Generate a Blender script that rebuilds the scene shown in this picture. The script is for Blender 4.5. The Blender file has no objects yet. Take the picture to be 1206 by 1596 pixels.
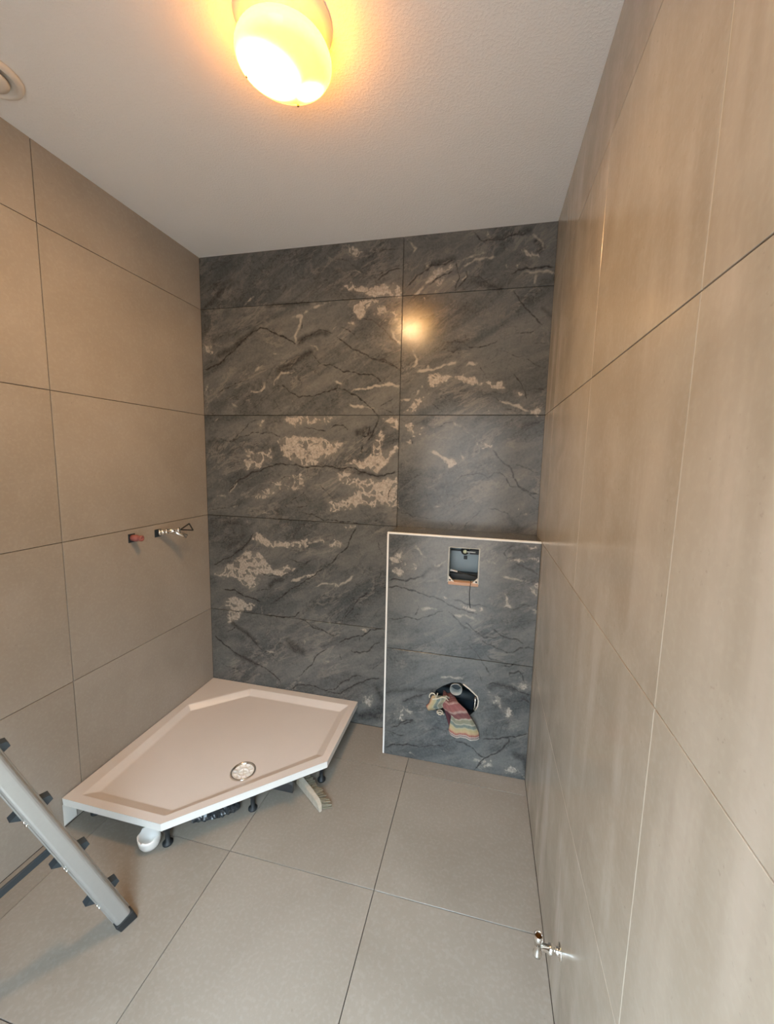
import bpy, bmesh, math, random
import numpy as np
from mathutils import Vector, Matrix, noise as mnoise

random.seed(7)
SC = bpy.context.scene
COL = SC.collection

# ------------------------------------------------------------------ camera
W, H = 1.926, 2.692            # room width at the marble wall, ceiling height
REAR = -2.45                   # wall behind the camera
def cam():
    c = bpy.data.cameras.new('camera'); o = bpy.data.objects.new('camera', c); COL.objects.link(o)
    pitch, yaw, roll = -0.12296, -0.22383, 0.02417
    cp, sp, cy, sy = math.cos(pitch), math.sin(pitch), math.cos(yaw), math.sin(yaw)
    f = Vector((sy*cp, cy*cp, sp)); r = Vector((cy, -sy, 0)); u = r.cross(f)
    r2 = r*math.cos(roll)+u*math.sin(roll); u2 = -r*math.sin(roll)+u*math.cos(roll)
    m = Matrix(((r2.x, u2.x, -f.x, 1.65803), (r2.y, u2.y, -f.y, -2.09938), (r2.z, u2.z, -f.z, 1.57652), (0, 0, 0, 1)))
    o.matrix_world = m
    c.sensor_fit = 'HORIZONTAL'; c.sensor_width = 36; c.lens = 36*616.75896/1206
    c.shift_x = -(614.89700-603)/1206; c.shift_y = -(798-792.14007)/1206
    c.clip_start = .01
    SC.camera = o
cam()

# ------------------------------------------------------------------ daylight and exposure
SC.view_settings.view_transform = 'Standard'; SC.view_settings.look = 'None'
SC.view_settings.gamma = 1; SC.view_settings.use_curve_mapping = False
SC.view_settings.exposure = 0.36
SC.cycles.use_denoising = True
SC.cycles.sample_clamp_indirect = 6.0
SC.cycles.max_bounces = 12; SC.cycles.diffuse_bounces = 8
world = bpy.data.worlds.new('daylight'); SC.world = world; world.use_nodes = True
wt = world.node_tree; bg = wt.nodes['Background']; bg.inputs[1].default_value = 25
_tc = wt.nodes.new('ShaderNodeTexCoord'); _sx = wt.nodes.new('ShaderNodeSeparateXYZ'); _mr = wt.nodes.new('ShaderNodeMapRange'); _mx = wt.nodes.new('ShaderNodeMix')
_mx.data_type = 'RGBA'; _mr.inputs[1].default_value = .28; _mr.inputs[2].default_value = .68
_mx.inputs[6].default_value = (.12, .12, .118, 1)      # unseen ground and houses, added dim to steer the daylight downwards
_mx.inputs[7].default_value = (.70, .91, 1.08, 1)        # overcast sky
wt.links.new(_tc.outputs['Generated'], _sx.inputs[0]); wt.links.new(_sx.outputs[2], _mr.inputs[0]); wt.links.new(_mr.outputs[0], _mx.inputs[0]); wt.links.new(_mx.outputs[2], bg.inputs[0])
# openings in the shell that let the daylight in: (centre, size x, size y, rotation)
def portal(loc, sx, sy, rot):
    l = bpy.data.lights.new('daylight_portal', 'AREA'); l.shape = 'RECTANGLE'; l.size = sx; l.size_y = sy
    l.cycles.is_portal = True
    o = bpy.data.objects.new('daylight_portal', l); COL.objects.link(o); o.location = loc; o.rotation_euler = rot
WALL_VEINS = '''
k 8.6 0.5 10 2403 91 2463 159 2514 214 2537
k 7.6 0.4 104 2526 193 2552 247 2544
l 3.8 0.8 270 2406 309 2440 347 2461
l 3.8 0.5 353 2527 385 2543
d 2.9 0.7 700 2533 769 2515 836 2519
l 4.8 0.5 572 2659 631 2603 681 2565
c 7.6 0.7 901 2673 948 2673 976 2642 921 2613 892 2632
c 7.6 0.6 798 2590 855 2573 874 2542 826 2558
d 3.8 0.7 807 2606 855 2619 902 2602 949 2553 1015 2523
l 3.8 0.8 893 2553 959 2544 978 2530
d 3.8 1 1052 2487 1088 2517 1124 2535 1191 2546
d 2.9 0.8 1061 2511 1097 2541 1186 2559
d 2.9 0.7 1013 2647 1067 2638 1130 2637 1188 2644
c 11.5 1 846 2450 875 2482 922 2492 969 2468 1025 2472 1089 2472 1152 2472 1193 2452 1194 2399 1108 2412 1016 2422 951 2435 894 2473
d 2.9 0.5 749 2508 745 2457 735 2406
k 6.7 0.5 425 2406 529 2409 670 2405
d 2.9 0.6 499 2535 489 2500
d 2.9 0.4 164 2402 273 2402 412 2397
c 7.6 1 926 2393 1024 2399 1061 2397 1015 2357 988 2316 950 2310 936 2345
c 7.6 0.6 1024 2374 1116 2377 1184 2364 1187 2264 1118 2293 1034 2322
d 6.7 1 11 2072 98 2099 155 2135 224 2189 291 2243 335 2273 388 2294 441 2273 503 2247 555 2218 606 2193
k 11.5 0.6 111 2156 190 2181 280 2243 346 2286
d 5.7 0.8 606 2193 647 2223 717 2256 757 2263 826 2242
k 13.4 0.7 627 2211 697 2243 777 2249
l 8.6 0.8 582 2338 637 2344 627 2309 596 2239 601 2207
d 3.8 0.8 637 2326 627 2255
l 5.7 0.9 693 2376 727 2390 776 2399
l 5.7 0.8 638 2353 678 2368
d 4.8 0.9 836 2220 904 2177 962 2145 1029 2112 1104 2084 1195 2051
d 7.6 0.9 1038 2107 1113 2092 1195 2046
d 4.8 0.8 969 2317 1035 2297 1101 2251 1148 2198 1192 2166
d 4.8 0.8 855 2276 903 2260 942 2228
l 4.8 0.9 1138 2237 1166 2189 1192 2175
l 3.8 0.9 801 2252 845 2281
c 7.6 0.8 888 2296 922 2303 960 2275 932 2259
k 14.3 0.8 501 2060 575 2094 636 2129 677 2146
d 3.8 0.8 677 2146 717 2117 747 2085
l 4.8 0.6 667 2191 717 2180 737 2144
d 4.8 0.9 747 2085 817 2074 876 2046 963 2030 1040 2020 1078 2001 1107 1974
l 4.8 0.8 457 1963 463 2005 511 2041 595 2048
l 3.8 0.7 450 2144 513 2147
l 3.8 0.6 341 2064 406 2090
d 4.8 0.9 468 1972 511 1976 552 1942 615 1914 687 1913 758 1930 828 1952 887 1947 955 1914 1004 1874 1043 1846 1072 1806
l 3.8 0.9 926 1942 993 1950 1069 1962 1125 1974 1181 1960
l 3.8 0.9 907 1865 975 1856 1062 1846
l 3.8 0.8 817 1989 867 1979 877 1996
l 5.7 0.9 305 1941 360 1940 404 1963 399 1987
d 2.9 0.7 398 1949 446 1911 477 1863 519 1816
d 4.8 0.8 92 1934 150 1967 207 1986 274 2008
d 2.9 0.7 1081 1846 1127 1881 1164 1903
d 3.8 0.8 1090 1842 1138 1833 1176 1815
l 7.6 0.6 170 1894 214 1865 248 1855
c 9.6 0.7 13 2273 57 2243 84 2195 77 2157 32 2168 10 2207
l 5.7 0.6 11 1935 36 1994
d 1.9 0.5 646 1983 651 1955
d 2.9 0.5 856 2122 915 2071
c 5.7 0.5 30 1836 77 1841 64 1811 29 1811
l 3.9 0.8 1199 2684 1228 2661 1257 2633 1237 2596
d 2.3 0.6 1251 2594 1279 2625
d 6.2 0.9 1209 2453 1248 2480 1296 2516 1338 2542 1379 2545 1420 2551 1454 2562
k 10.9 0.6 1310 2538 1379 2552 1447 2562
c 4.7 0.7 1298 2558 1323 2559 1324 2540 1303 2539
c 7.8 0.9 1332 2510 1359 2530 1407 2536 1454 2545 1469 2512 1435 2515 1395 2499 1347 2463 1312 2459
c 10.9 0.55 1327 2451 1395 2499 1449 2507 1471 2467 1453 2410 1349 2407
d 3.9 1 1327 2454 1368 2478 1408 2501 1449 2509
l 4.7 0.9 1250 2406 1292 2434 1312 2459
l 5.4 0.7 1458 2548 1487 2562 1541 2570 1580 2583 1613 2583
l 3.9 0.8 1502 2529 1555 2553 1607 2562 1653 2551
d 3.9 0.9 1464 2551 1469 2512 1478 2473 1466 2429 1463 2412
d 3.9 0.9 1466 2422 1499 2452 1518 2483 1510 2512
l 3.1 0.8 1479 2447 1505 2471 1524 2508
d 3.9 0.7 1518 2483 1572 2473 1613 2444 1654 2422 1707 2403
k 9.3 0.5 1532 2463 1614 2431 1680 2414
d 4.7 0.9 1538 2690 1563 2656 1584 2639 1629 2635 1674 2637 1718 2648 1769 2652 1800 2655
k 10.9 0.6 1610 2636 1705 2655 1805 2664
c 6.2 0.8 1542 2689 1588 2688 1635 2656 1622 2644 1576 2667
l 5.4 0.8 1806 2652 1833 2625 1859 2604 1867 2573 1850 2557
c 9.3 0.8 1760 2583 1792 2586 1818 2565 1849 2563 1857 2538 1813 2541 1787 2556
k 6.2 0.8 1834 2610 1860 2586 1849 2563
d 7 1 1728 2477 1760 2490 1804 2493 1841 2496 1878 2494 1922 2493
l 4.7 0.8 1773 2480 1817 2476 1855 2480 1923 2465
c 6.2 0.6 1687 2517 1745 2525 1802 2518 1870 2527 1907 2521 1915 2503 1865 2503 1778 2501 1714 2500
l 3.1 0.8 1839 2472 1843 2415
d 2.3 0.6 1649 2511 1663 2491
l 2.3 0.7 1689 2600 1709 2595
d 3 1 1737 2401 1777 2356 1817 2305 1850 2267 1883 2228
d 6 0.8 1843 2270 1869 2247
d 3 0.9 1405 2173 1466 2175 1513 2166 1547 2146 1612 2140 1644 2155 1688 2169
d 5.2 0.8 1662 2164 1691 2171
d 4.5 0.9 1407 2132 1440 2147
d 4.5 0.9 1431 2131 1468 2127 1500 2144
d 2.2 0.6 1475 2119 1482 2097 1503 2087
d 2.2 0.6 1687 2172 1737 2195
d 3.7 0.8 1768 2200 1811 2200 1859 2211
d 2.2 0.6 1839 2154 1881 2152 1918 2144
d 2.2 0.7 1657 2139 1697 2121 1735 2111 1768 2094 1811 2092 1838 2070 1864 2047 1913 2039
d 5.2 0.7 1857 2050 1913 2036
d 2.2 0.9 1769 2008 1800 1970 1822 1918 1840 1881
d 3 0.8 1821 1932 1877 1936 1930 1924
d 2.2 0.7 1596 2064 1632 2005
d 2.2 0.8 1679 1907 1714 1864
d 2.2 0.8 1354 1884 1390 1850 1433 1809
d 3 0.8 1725 1843 1764 1838 1796 1828
d 2.2 0.8 1197 2065 1223 2031
d 2.2 0.5 1297 2145 1346 2104
d 2.2 0.5 1247 2174 1303 2168 1392 2165
d 2.2 0.6 1284 2096 1326 2095
d 3 0.5 1729 2322 1767 2320
d 2.2 0.6 1728 2347 1751 2370
k 6 0.4 1795 2355 1839 2340
k 6 0.4 1883 2313 1928 2272
l 4.5 0.9 1286 2036 1342 2035 1390 2050 1444 2062 1483 2074
l 4.5 0.8 1247 2160 1270 2107 1278 2073 1251 2047
l 3.7 0.9 1342 2038 1337 2065
l 4.5 0.9 1531 2050 1550 2065 1590 2064
c 9 1 1337 1985 1350 2011 1391 2017 1459 2016 1526 2007 1567 2000 1594 1980 1646 1979 1717 1978 1719 1952 1739 1939 1714 1920 1661 1940 1595 1957 1528 1971 1487 1995 1447 1983 1393 1957 1345 1951
c 4.5 0.8 1764 1932 1815 1925 1823 1899 1792 1893 1772 1912
l 3 0.9 1198 1889 1227 1892 1262 1898
l 6 0.9 1269 1898 1290 1918 1303 1955
c 6 1 1214 1820 1249 1864 1276 1898 1312 1891 1353 1931 1360 1918 1326 1884 1285 1844 1257 1827
l 6.7 1 1710 1874 1762 1867 1794 1854 1821 1835 1853 1825
c 6 1 1846 1831 1883 1847 1913 1854 1925 1818 1860 1812
l 2.2 0.5 1344 2376 1370 2394
c 3.7 0.5 1228 2335 1249 2337 1250 2321 1232 2325
d 4.8 0.7 83 1683 151 1654 209 1680 256 1730 312 1769 357 1793
d 3.8 0.8 151 1649 232 1680 322 1711 399 1711 454 1707 507 1688
l 5.7 0.8 356 1740 389 1769
c 7.6 0.8 351 1769 395 1784 400 1731 361 1725
l 4.8 0.7 57 1768 98 1798
c 11.5 0.75 509 1803 676 1808 818 1798 799 1766 738 1756 655 1761 593 1741 529 1770
d 3.8 0.9 634 1742 686 1742 738 1725 789 1729
d 4.8 0.9 799 1738 839 1757 879 1757 909 1729
c 15.3 0.9 475 1668 571 1703 655 1694 738 1695 819 1668 879 1660 860 1627 799 1583 758 1554 717 1524 633 1521 570 1559 517 1587
c 11.5 0.7 247 1631 342 1603 442 1629 463 1595 440 1546 351 1504 272 1471 227 1510 274 1562
d 6.7 1 153 1355 202 1418 248 1440 306 1477 384 1500 462 1531 559 1534
d 6.7 0.9 559 1534 633 1521 717 1524 779 1530 860 1518 941 1525 990 1503 1040 1486 1117 1486 1197 1514
k 9.6 0.5 861 1513 990 1498 1098 1483
l 6.7 0.8 153 1344 190 1397 213 1429
c 9.6 0.6 303 1341 416 1396 460 1428 526 1479 591 1481 665 1484 654 1386 590 1373 503 1379 437 1336 336 1312
d 7.6 0.9 1082 1803 1064 1744 1036 1698 1017 1662
d 5.7 0.9 1035 1762 1017 1698 968 1707
k 15.3 0.7 958 1716 1016 1735 1036 1698
d 4.8 0.9 998 1657 979 1615 994 1606
c 9.6 1 1096 1794 1190 1803 1191 1736 1149 1754 1111 1771
c 11.5 1 1065 1681 1093 1735 1113 1681 1095 1635 1142 1627 1194 1655 1195 1619 1153 1582 1125 1544 1078 1497 1020 1513 940 1539 891 1538 940 1567 989 1559 1037 1607
c 13.4 1 840 1499 921 1510 921 1463 1001 1466 1088 1469 1193 1482 1198 1315 1121 1320 1042 1316 993 1314 923 1291 862 1278 801 1265 811 1324 902 1357 972 1408 871 1433
c 9.6 0.6 769 1361 841 1345 801 1265 759 1341
d 3.8 0.8 738 1423 779 1386 831 1345
d 4.8 0.8 557 1312 611 1354 654 1386
d 3.8 0.8 589 1284 654 1297 685 1313
d 4.8 0.8 600 1264 685 1249 759 1223 873 1220 994 1213
d 3.8 0.7 842 1228 894 1207
d 3.8 0.7 973 1294 1014 1267 1044 1230
d 4.8 0.7 1064 1226 1093 1262
k 9.6 0.5 469 1257 485 1207
d 6.7 0.7 13 1244 103 1254 186 1273
l 5.7 0.7 162 1262 198 1274
l 6.7 0.7 64 1330 118 1338 129 1312
l 4.8 0.6 346 1241 435 1240
l 5.7 0.5 39 1748 86 1778
k 13.4 0.5 23 1647 71 1673 80 1608
d 3.8 0.6 482 1438 526 1459 633 1483
d 2.9 0.8 1157 1425 1139 1349
c 7.8 0.7 1200 1762 1260 1776 1334 1755 1357 1734 1299 1705 1277 1697 1239 1726
d 3.1 0.7 1262 1704 1270 1668 1256 1639
d 4.7 0.8 1386 1748 1421 1755 1450 1770 1485 1780
d 3.1 0.5 1472 1756 1509 1721
l 7 0.6 1471 1777 1529 1749 1572 1714 1601 1694
c 6.2 0.6 1588 1672 1644 1677 1686 1660 1687 1635 1603 1644
l 9.3 0.9 1354 1619 1383 1619 1420 1598 1457 1577
c 9.3 0.9 1435 1598 1479 1585 1501 1557 1467 1527 1451 1548
l 4.7 0.6 1527 1629 1544 1572
c 7.8 0.6 1199 1667 1255 1675 1278 1646 1241 1631 1204 1623
d 2.3 0.6 1367 1658 1433 1645 1491 1643 1547 1651
d 3.9 0.9 1512 1479 1547 1501 1589 1513 1631 1514 1667 1490 1693 1520 1727 1521 1756 1493 1779 1455 1820 1453
d 5.4 1 1683 1639 1702 1608 1724 1584 1759 1564 1787 1544 1796 1502 1819 1460 1854 1434 1889 1421 1935 1420
d 3.9 0.8 1855 1430 1889 1407 1931 1384
d 3.9 0.8 1677 1694 1710 1712
d 4.7 0.8 1742 1626 1763 1613
d 3.9 0.8 1800 1565 1840 1552 1881 1539 1922 1520
d 2.3 0.6 1895 1526 1930 1492
d 3.9 0.8 1815 1751 1854 1758 1886 1775 1917 1785
k 7.8 0.6 1828 1757 1892 1775
d 3.1 0.7 1899 1571 1927 1595
d 3.1 0.7 1667 1753 1715 1753 1705 1798
d 2.3 0.8 1354 1391 1391 1391 1457 1395 1516 1392
d 2.3 0.8 1353 1420 1355 1361
d 3.9 0.7 1482 1315 1524 1362 1595 1390
d 3.1 0.8 1213 1286 1251 1288 1282 1271 1336 1266 1388 1269 1425 1286
l 3.9 0.7 1326 1330 1356 1345
l 3.9 0.8 1394 1326 1430 1331
l 3.9 0.5 1549 1293 1606 1298
d 3.9 0.8 1463 1258 1485 1256 1501 1220
d 3.9 0.8 1552 1223 1593 1270 1634 1316 1647 1328
d 3.9 0.8 1668 1332 1717 1331 1759 1323 1801 1303
k 9.3 0.5 1788 1295 1832 1240
l 3.9 0.5 1828 1312 1915 1320
k 9.3 0.5 1412 1430 1455 1447
d 2.6 0.7 405 1217 485 1208 574 1213
d 4.3 1 19 888 92 929 169 969 234 1018 283 1064 310 1113
k 10.4 0.5 191 981 277 1054
c 8.7 1 299 1080 321 1124 382 1090 443 1061 533 1077 593 1095 662 1100 662 1054 603 1054 533 1049 442 1038 371 1042 330 1067
c 6.9 0.7 701 1103 739 1124 796 1091 853 1113 909 1077 853 1059 787 1072
l 5.2 0.8 662 1072 739 1101
c 6.9 0.6 880 1200 963 1201 945 1182 899 1152
d 5.2 0.9 963 1192 936 1146 918 1095 891 1053 853 1023 825 984 778 944
d 3.5 0.9 778 944 690 880 641 843 581 804 530 770 489 732 437 694
c 6.1 0.9 656 877 690 903 758 933 749 913 700 881 671 869
l 5.2 0.9 561 840 651 876
l 4.3 0.9 700 815 729 828 768 845 826 851 855 835 883 861 920 878 948 908
c 5.2 0.7 788 852 845 857 864 822 836 829
d 3.5 0.8 503 1019 543 980 602 957 651 956 686 982
d 3.5 0.7 391 1034 431 980
c 13.8 1 135 908 244 985 329 1010 380 967 410 921 440 895 542 933 587 918 521 874 440 867 378 861 336 848 324 788 292 756 239 770 186 824 99 816 23 829
d 4.3 0.8 336 877 409 859 491 867 552 877
k 8.7 0.7 418 797 449 829 491 843
d 7.8 1 86 745 173 744 227 720 290 706 364 690
d 4.3 0.8 313 758 376 769 428 779
c 12.1 1 95 676 162 713 226 680 321 670 289 627 224 610 190 555 112 516 125 588 93 635
d 3.5 0.7 137 610 235 616 299 628
l 4.3 0.6 353 664 363 615 383 598
d 4.3 0.9 394 609 467 608 529 610 580 626 620 659
d 4.3 0.9 600 613 650 600 700 567 769 552 828 526
d 6.1 0.7 680 594 759 555 828 535 895 553
d 5.2 1 857 486 895 515 943 536 999 552 1055 592 1128 615
d 4.3 0.9 990 547 991 499
c 6.9 0.8 975 606 1073 613 1027 579 989 594
d 4.3 0.8 931 764 978 769 1024 765
d 3.5 0.9 894 638 932 699 978 769 1014 800 1041 831
d 2.6 0.7 875 627 922 717 968 777
d 3.5 0.7 1077 888 1130 956
d 3.5 0.7 1082 1120 1100 1078 1128 1027
d 2.6 0.6 788 815 855 765
l 3.5 0.6 779 615 875 617
d 5.2 1 8 441 85 379 162 337 238 307 303 285 367 264 420 241 462 206 482 179
k 8.7 0.6 172 328 313 281
d 4.3 0.8 99 463 177 503 253 472 305 418 358 380 422 363 453 337
k 12.1 0.6 156 521 242 481 316 420
l 5.2 0.6 295 447 327 421
l 5.2 0.8 379 367 453 373
l 4.3 0.6 639 453 640 502
k 22.5 0.7 537 459 578 425 629 402
d 4.3 0.7 434 455 517 426 588 396 619 381
d 3.5 0.7 2 273 92 239 169 224 257 196
d 5.2 0.9 545 148 597 182 648 195 720 191 780 176 849 202 888 253 955 293 1012 311
d 5.2 0.9 780 166 879 177 946 233 1041 287 1125 314
d 4.3 0.9 597 238 659 297 700 353 740 417 799 454
l 4.3 0.6 556 191 638 209
d 5.2 0.9 934 454 991 447 1047 469 1084 512 1120 535
d 4.3 0.8 1068 358 1132 415
d 6.9 0.8 867 425 877 388
l 6.9 0.6 779 364 828 366
d 4.3 0.6 699 133 820 158
c 10.4 0.6 995 182 1071 214 1100 160 1054 103 1006 105
k 22.5 0.6 1098 247 1128 184
k 26 0.6 997 54 1130 78
c 8.7 0.5 57 1184 123 1197 100 1157 67 1155
c 8.7 0.5 228 1193 312 1189 280 1159
k 22.5 0.4 122 1168 228 1174 247 1090 138 1015
'''
BOX_VEINS = '''
c 9.3 0.55 1200 1085 1243 1117 1293 1093 1350 1069 1338 1004 1274 991 1210 992
l 3.9 0.8 1333 1149 1369 1109 1384 1100
l 3.1 0.7 1250 1096 1278 1113
l 4.7 0.7 1433 1062 1460 1064 1480 1083 1500 1095
k 9.3 0.6 1380 1008 1406 1038 1461 1057
d 4.7 1 1199 964 1246 975 1289 971 1332 982 1366 999 1393 1023
d 3.9 1 1200 926 1247 934 1283 934 1326 920 1383 908 1432 899 1481 882 1523 865 1564 849 1605 843 1652 839
d 3.9 1 1528 898 1562 891 1603 881 1656 880 1696 877
c 7.8 0.9 1563 877 1603 874 1657 859 1689 877 1684 848 1632 842 1591 852
l 9.3 0.7 1525 816 1593 820 1647 809
d 3.1 0.8 1625 841 1658 838
d 3.1 0.8 1200 756 1266 767 1316 781 1359 775 1401 791 1456 822 1504 835
d 3.1 0.7 1337 787 1361 833 1357 855
l 3.9 0.7 1379 828 1434 845 1469 831
l 3.9 0.7 1433 783 1454 773
d 3.9 0.9 1503 842 1539 817 1567 788 1595 760 1637 740
d 3.1 0.7 1567 785 1596 745 1610 736
d 4.7 1 1594 788 1650 745 1691 722 1750 722
c 4.7 0.7 1643 751 1683 742 1677 723
d 4.7 0.9 1665 711 1705 691 1746 672 1786 663 1825 661 1862 688 1899 700 1937 691
d 3.9 1 1728 769 1768 746 1808 730 1846 728 1886 712
d 3.1 0.7 1855 805 1895 762 1909 743
k 10.9 0.6 1663 743 1743 735
d 3.1 0.8 1598 688 1627 667 1655 638
d 2.3 0.6 1626 684 1654 659
d 3.1 0.9 1812 1204 1788 1179 1759 1150 1770 1124 1798 1126 1834 1142
c 9.3 0.8 1774 1104 1810 1130 1860 1131 1883 1146 1920 1143 1922 1116 1873 1119
c 9.3 0.5 1843 1196 1929 1202 1931 1163 1865 1151
k 10.9 0.6 1790 1159 1857 1171 1918 1175
d 6.2 0.9 1805 1107 1850 1094 1888 1074 1933 1048
l 4.7 0.8 1752 1035 1791 1031 1829 1021 1872 1025 1904 1022
c 9.3 0.7 1887 1000 1904 1022 1934 1025 1938 971 1915 935 1895 967
k 7.8 0.8 1910 1022 1936 998
c 6.2 0.8 1771 920 1782 956 1800 916 1823 905 1818 884 1774 879
d 3.9 0.8 1780 880 1825 881 1868 903 1905 904
l 5.4 0.7 1842 907 1879 921
l 6.2 0.7 1893 899 1932 876 1901 866
d 3.9 0.8 1695 830 1744 833
c 4.7 0.6 1487 904 1507 914 1501 899
c 4.7 0.7 1651 1063 1692 1077 1674 1058
l 3.1 0.8 1711 1095 1736 1096
l 3.1 0.6 1671 1116 1704 1098
d 2.3 0.4 1204 604 1393 609 1629 609
l 2.3 0.5 1569 1200 1596 1188
l 3.1 0.9 1488 479 1536 490 1591 495
l 3.1 0.6 1402 471 1424 471
d 3.1 0.7 1571 495 1618 521
d 3.9 0.8 1290 313 1334 344 1384 367 1441 392
k 10.9 0.5 1305 323 1384 367
c 7.8 0.6 1246 305 1283 312 1306 292 1358 262 1389 229 1368 202 1345 229 1293 204 1248 203
d 4.7 1 1227 156 1264 175 1301 201 1345 225 1331 203 1294 184
d 3.9 0.8 1201 135 1235 133 1265 123 1310 129
d 3.9 0.8 1220 134 1251 108
d 3.9 1 1203 34 1229 56 1282 66 1327 79 1364 74 1401 78
d 6.2 0.9 1394 79 1444 92 1523 114
c 7.8 0.5 1413 171 1476 206 1448 185 1391 147
l 9.3 0.5 1320 42 1358 25
c 12.4 0.45 1505 16 1561 59 1580 110 1551 135 1607 138 1623 103 1582 56
d 3.9 0.9 1564 153 1621 141 1664 119 1707 89 1734 83
d 4.7 1 1676 1 1708 59 1734 87 1780 123 1818 158 1833 191 1835 217
d 4.7 1 1709 178 1763 196 1809 208 1848 223 1887 235 1935 253
c 9.3 0.6 1665 96 1714 75 1768 87 1778 43 1724 16 1683 14
c 10.9 0.5 1796 70 1883 73 1927 14 1854 13 1805 33
k 17.1 0.9 1880 125 1920 126 1936 76
c 9.3 0.6 1716 452 1763 437 1805 401 1840 363 1869 316 1823 308 1788 339 1767 372 1726 380
k 9.3 0.7 1729 461 1767 493 1807 481 1847 473
d 4.7 0.9 1702 464 1740 492 1780 488 1820 480 1859 475 1893 462 1935 451
c 6.2 0.9 1858 496 1896 517 1934 509 1933 480 1879 471
d 5.4 1 1868 447 1901 428 1928 408
d 4.7 1 1817 530 1819 555 1867 569 1878 550 1886 522
d 3.1 0.8 1762 583 1814 587 1845 609 1864 622
d 3.1 0.8 1638 659 1667 619 1682 593 1710 560 1738 528
d 3.1 0.7 1699 645 1720 620 1761 607 1806 607
d 3.1 0.7 1656 560 1678 526 1691 477
d 3.9 0.7 1757 675 1816 658 1866 683
l 5.4 0.5 1682 446 1703 435
d 2.3 0.5 1187 598 1377 605 1586 612
k 10.9 0.5 1207 354 1311 386 1441 400
'''

portal((1.4, REAR-.06, 1.05), .9, 2.1, (math.radians(-90), 0, 0))

# ------------------------------------------------------------------ node helpers
class NT:
    def __init__(s, name):
        s.m = bpy.data.materials.new(name); s.m.use_nodes = True
        s.t = s.m.node_tree; s.b = s.t.nodes['Principled BSDF']
    def n(s, typ, **kw):
        nd = s.t.nodes.new('ShaderNode'+typ)
        for k, v in kw.items():
            if k == 'ins':
                for i, x in v.items():
                    if hasattr(x, 'is_output'): s.t.links.new(x, nd.inputs[i])
                    else: nd.inputs[i].default_value = x
            else: setattr(nd, k, v)
        return nd
    def link(s, a, b): s.t.links.new(a, b)
    def math(s, op, a, b=0.0, c=0.0, clamp=False):
        nd = s.n('Math', operation=op, use_clamp=clamp, ins={0: a, 1: b, 2: c}); return nd.outputs[0]
    def smooth(s, v, lo, hi, a=0.0, b=1.0):
        if lo > hi: lo, hi, a, b = hi, lo, b, a
        nd = s.n('MapRange', interpolation_type='SMOOTHSTEP', ins={0: v, 1: lo, 2: hi, 3: 0.0, 4: 1.0})
        if (a, b) == (0.0, 1.0): return nd.outputs[0]
        return s.math('MULTIPLY_ADD', nd.outputs[0], b-a, a)
    def noise(s, vec, scale, detail=4, rough=.5, dist=0.0):
        nd = s.n('TexNoise', ins={'Vector': vec, 'Scale': scale, 'Detail': detail, 'Roughness': rough, 'Distortion': dist}); return nd.outputs[0]
    def mix(s, f, a, b, mode='MIX'):
        nd = s.n('Mix', data_type='RGBA', blend_type=mode)
        for i, x in ((0, f), (6, a), (7, b)):
            if hasattr(x, 'is_output'): s.link(x, nd.inputs[i])
            else: nd.inputs[i].default_value = x if i == 0 else (*x, 1)
        return nd.outputs[2]
    def coords(s, rnd=True, scale=(1, 1, 1)):
        tc = s.n('TexCoord').outputs['Object']
        if rnd:
            r = s.n('ObjectInfo').outputs['Random']
            k = s.math('MULTIPLY', r, 37.0)
            cmb = s.n('CombineXYZ', ins={0: k, 1: s.math('MULTIPLY', r, 71.0), 2: s.math('MULTIPLY', r, 13.0)})
            tc = s.n('VectorMath', operation='ADD', ins={0: tc, 1: cmb.outputs[0]}).outputs[0]
        if scale != (1, 1, 1):
            tc = s.n('VectorMath', operation='MULTIPLY', ins={0: tc, 1: scale}).outputs[0]
        return tc
    def bump(s, h, strength, dist=.002):
        nd = s.n('Bump', ins={'Strength': strength, 'Distance': dist, 'Height': h}); s.link(nd.outputs[0], s.b.inputs['Normal'])
    def base(s, c):
        if hasattr(c, 'is_output'): s.link(c, s.b.inputs['Base Color'])
        else: s.b.inputs['Base Color'].default_value = (*c, 1)
    def rough(s, r):
        if hasattr(r, 'is_output'): s.link(r, s.b.inputs['Roughness'])
        else: s.b.inputs['Roughness'].default_value = r

def simple(name, col, rough=.5, metal=0.0, var=.12, scale=30.0, bump=0.0, spec=.5):
    t = NT(name); v = t.coords(False)
    n = t.noise(v, scale, 4)
    k = tuple(max(0, c*(1-var)) for c in col); l = tuple(min(1, c*(1+var)) for c in col)
    t.base(t.mix(n, k, l)); t.rough(t.smooth(n, .2, .8, rough*.85, min(1, rough*1.15)))
    t.b.inputs['Metallic'].default_value = metal; t.b.inputs['Specular IOR Level'].default_value = spec
    if bump: t.bump(n, bump)
    return t.m

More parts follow.
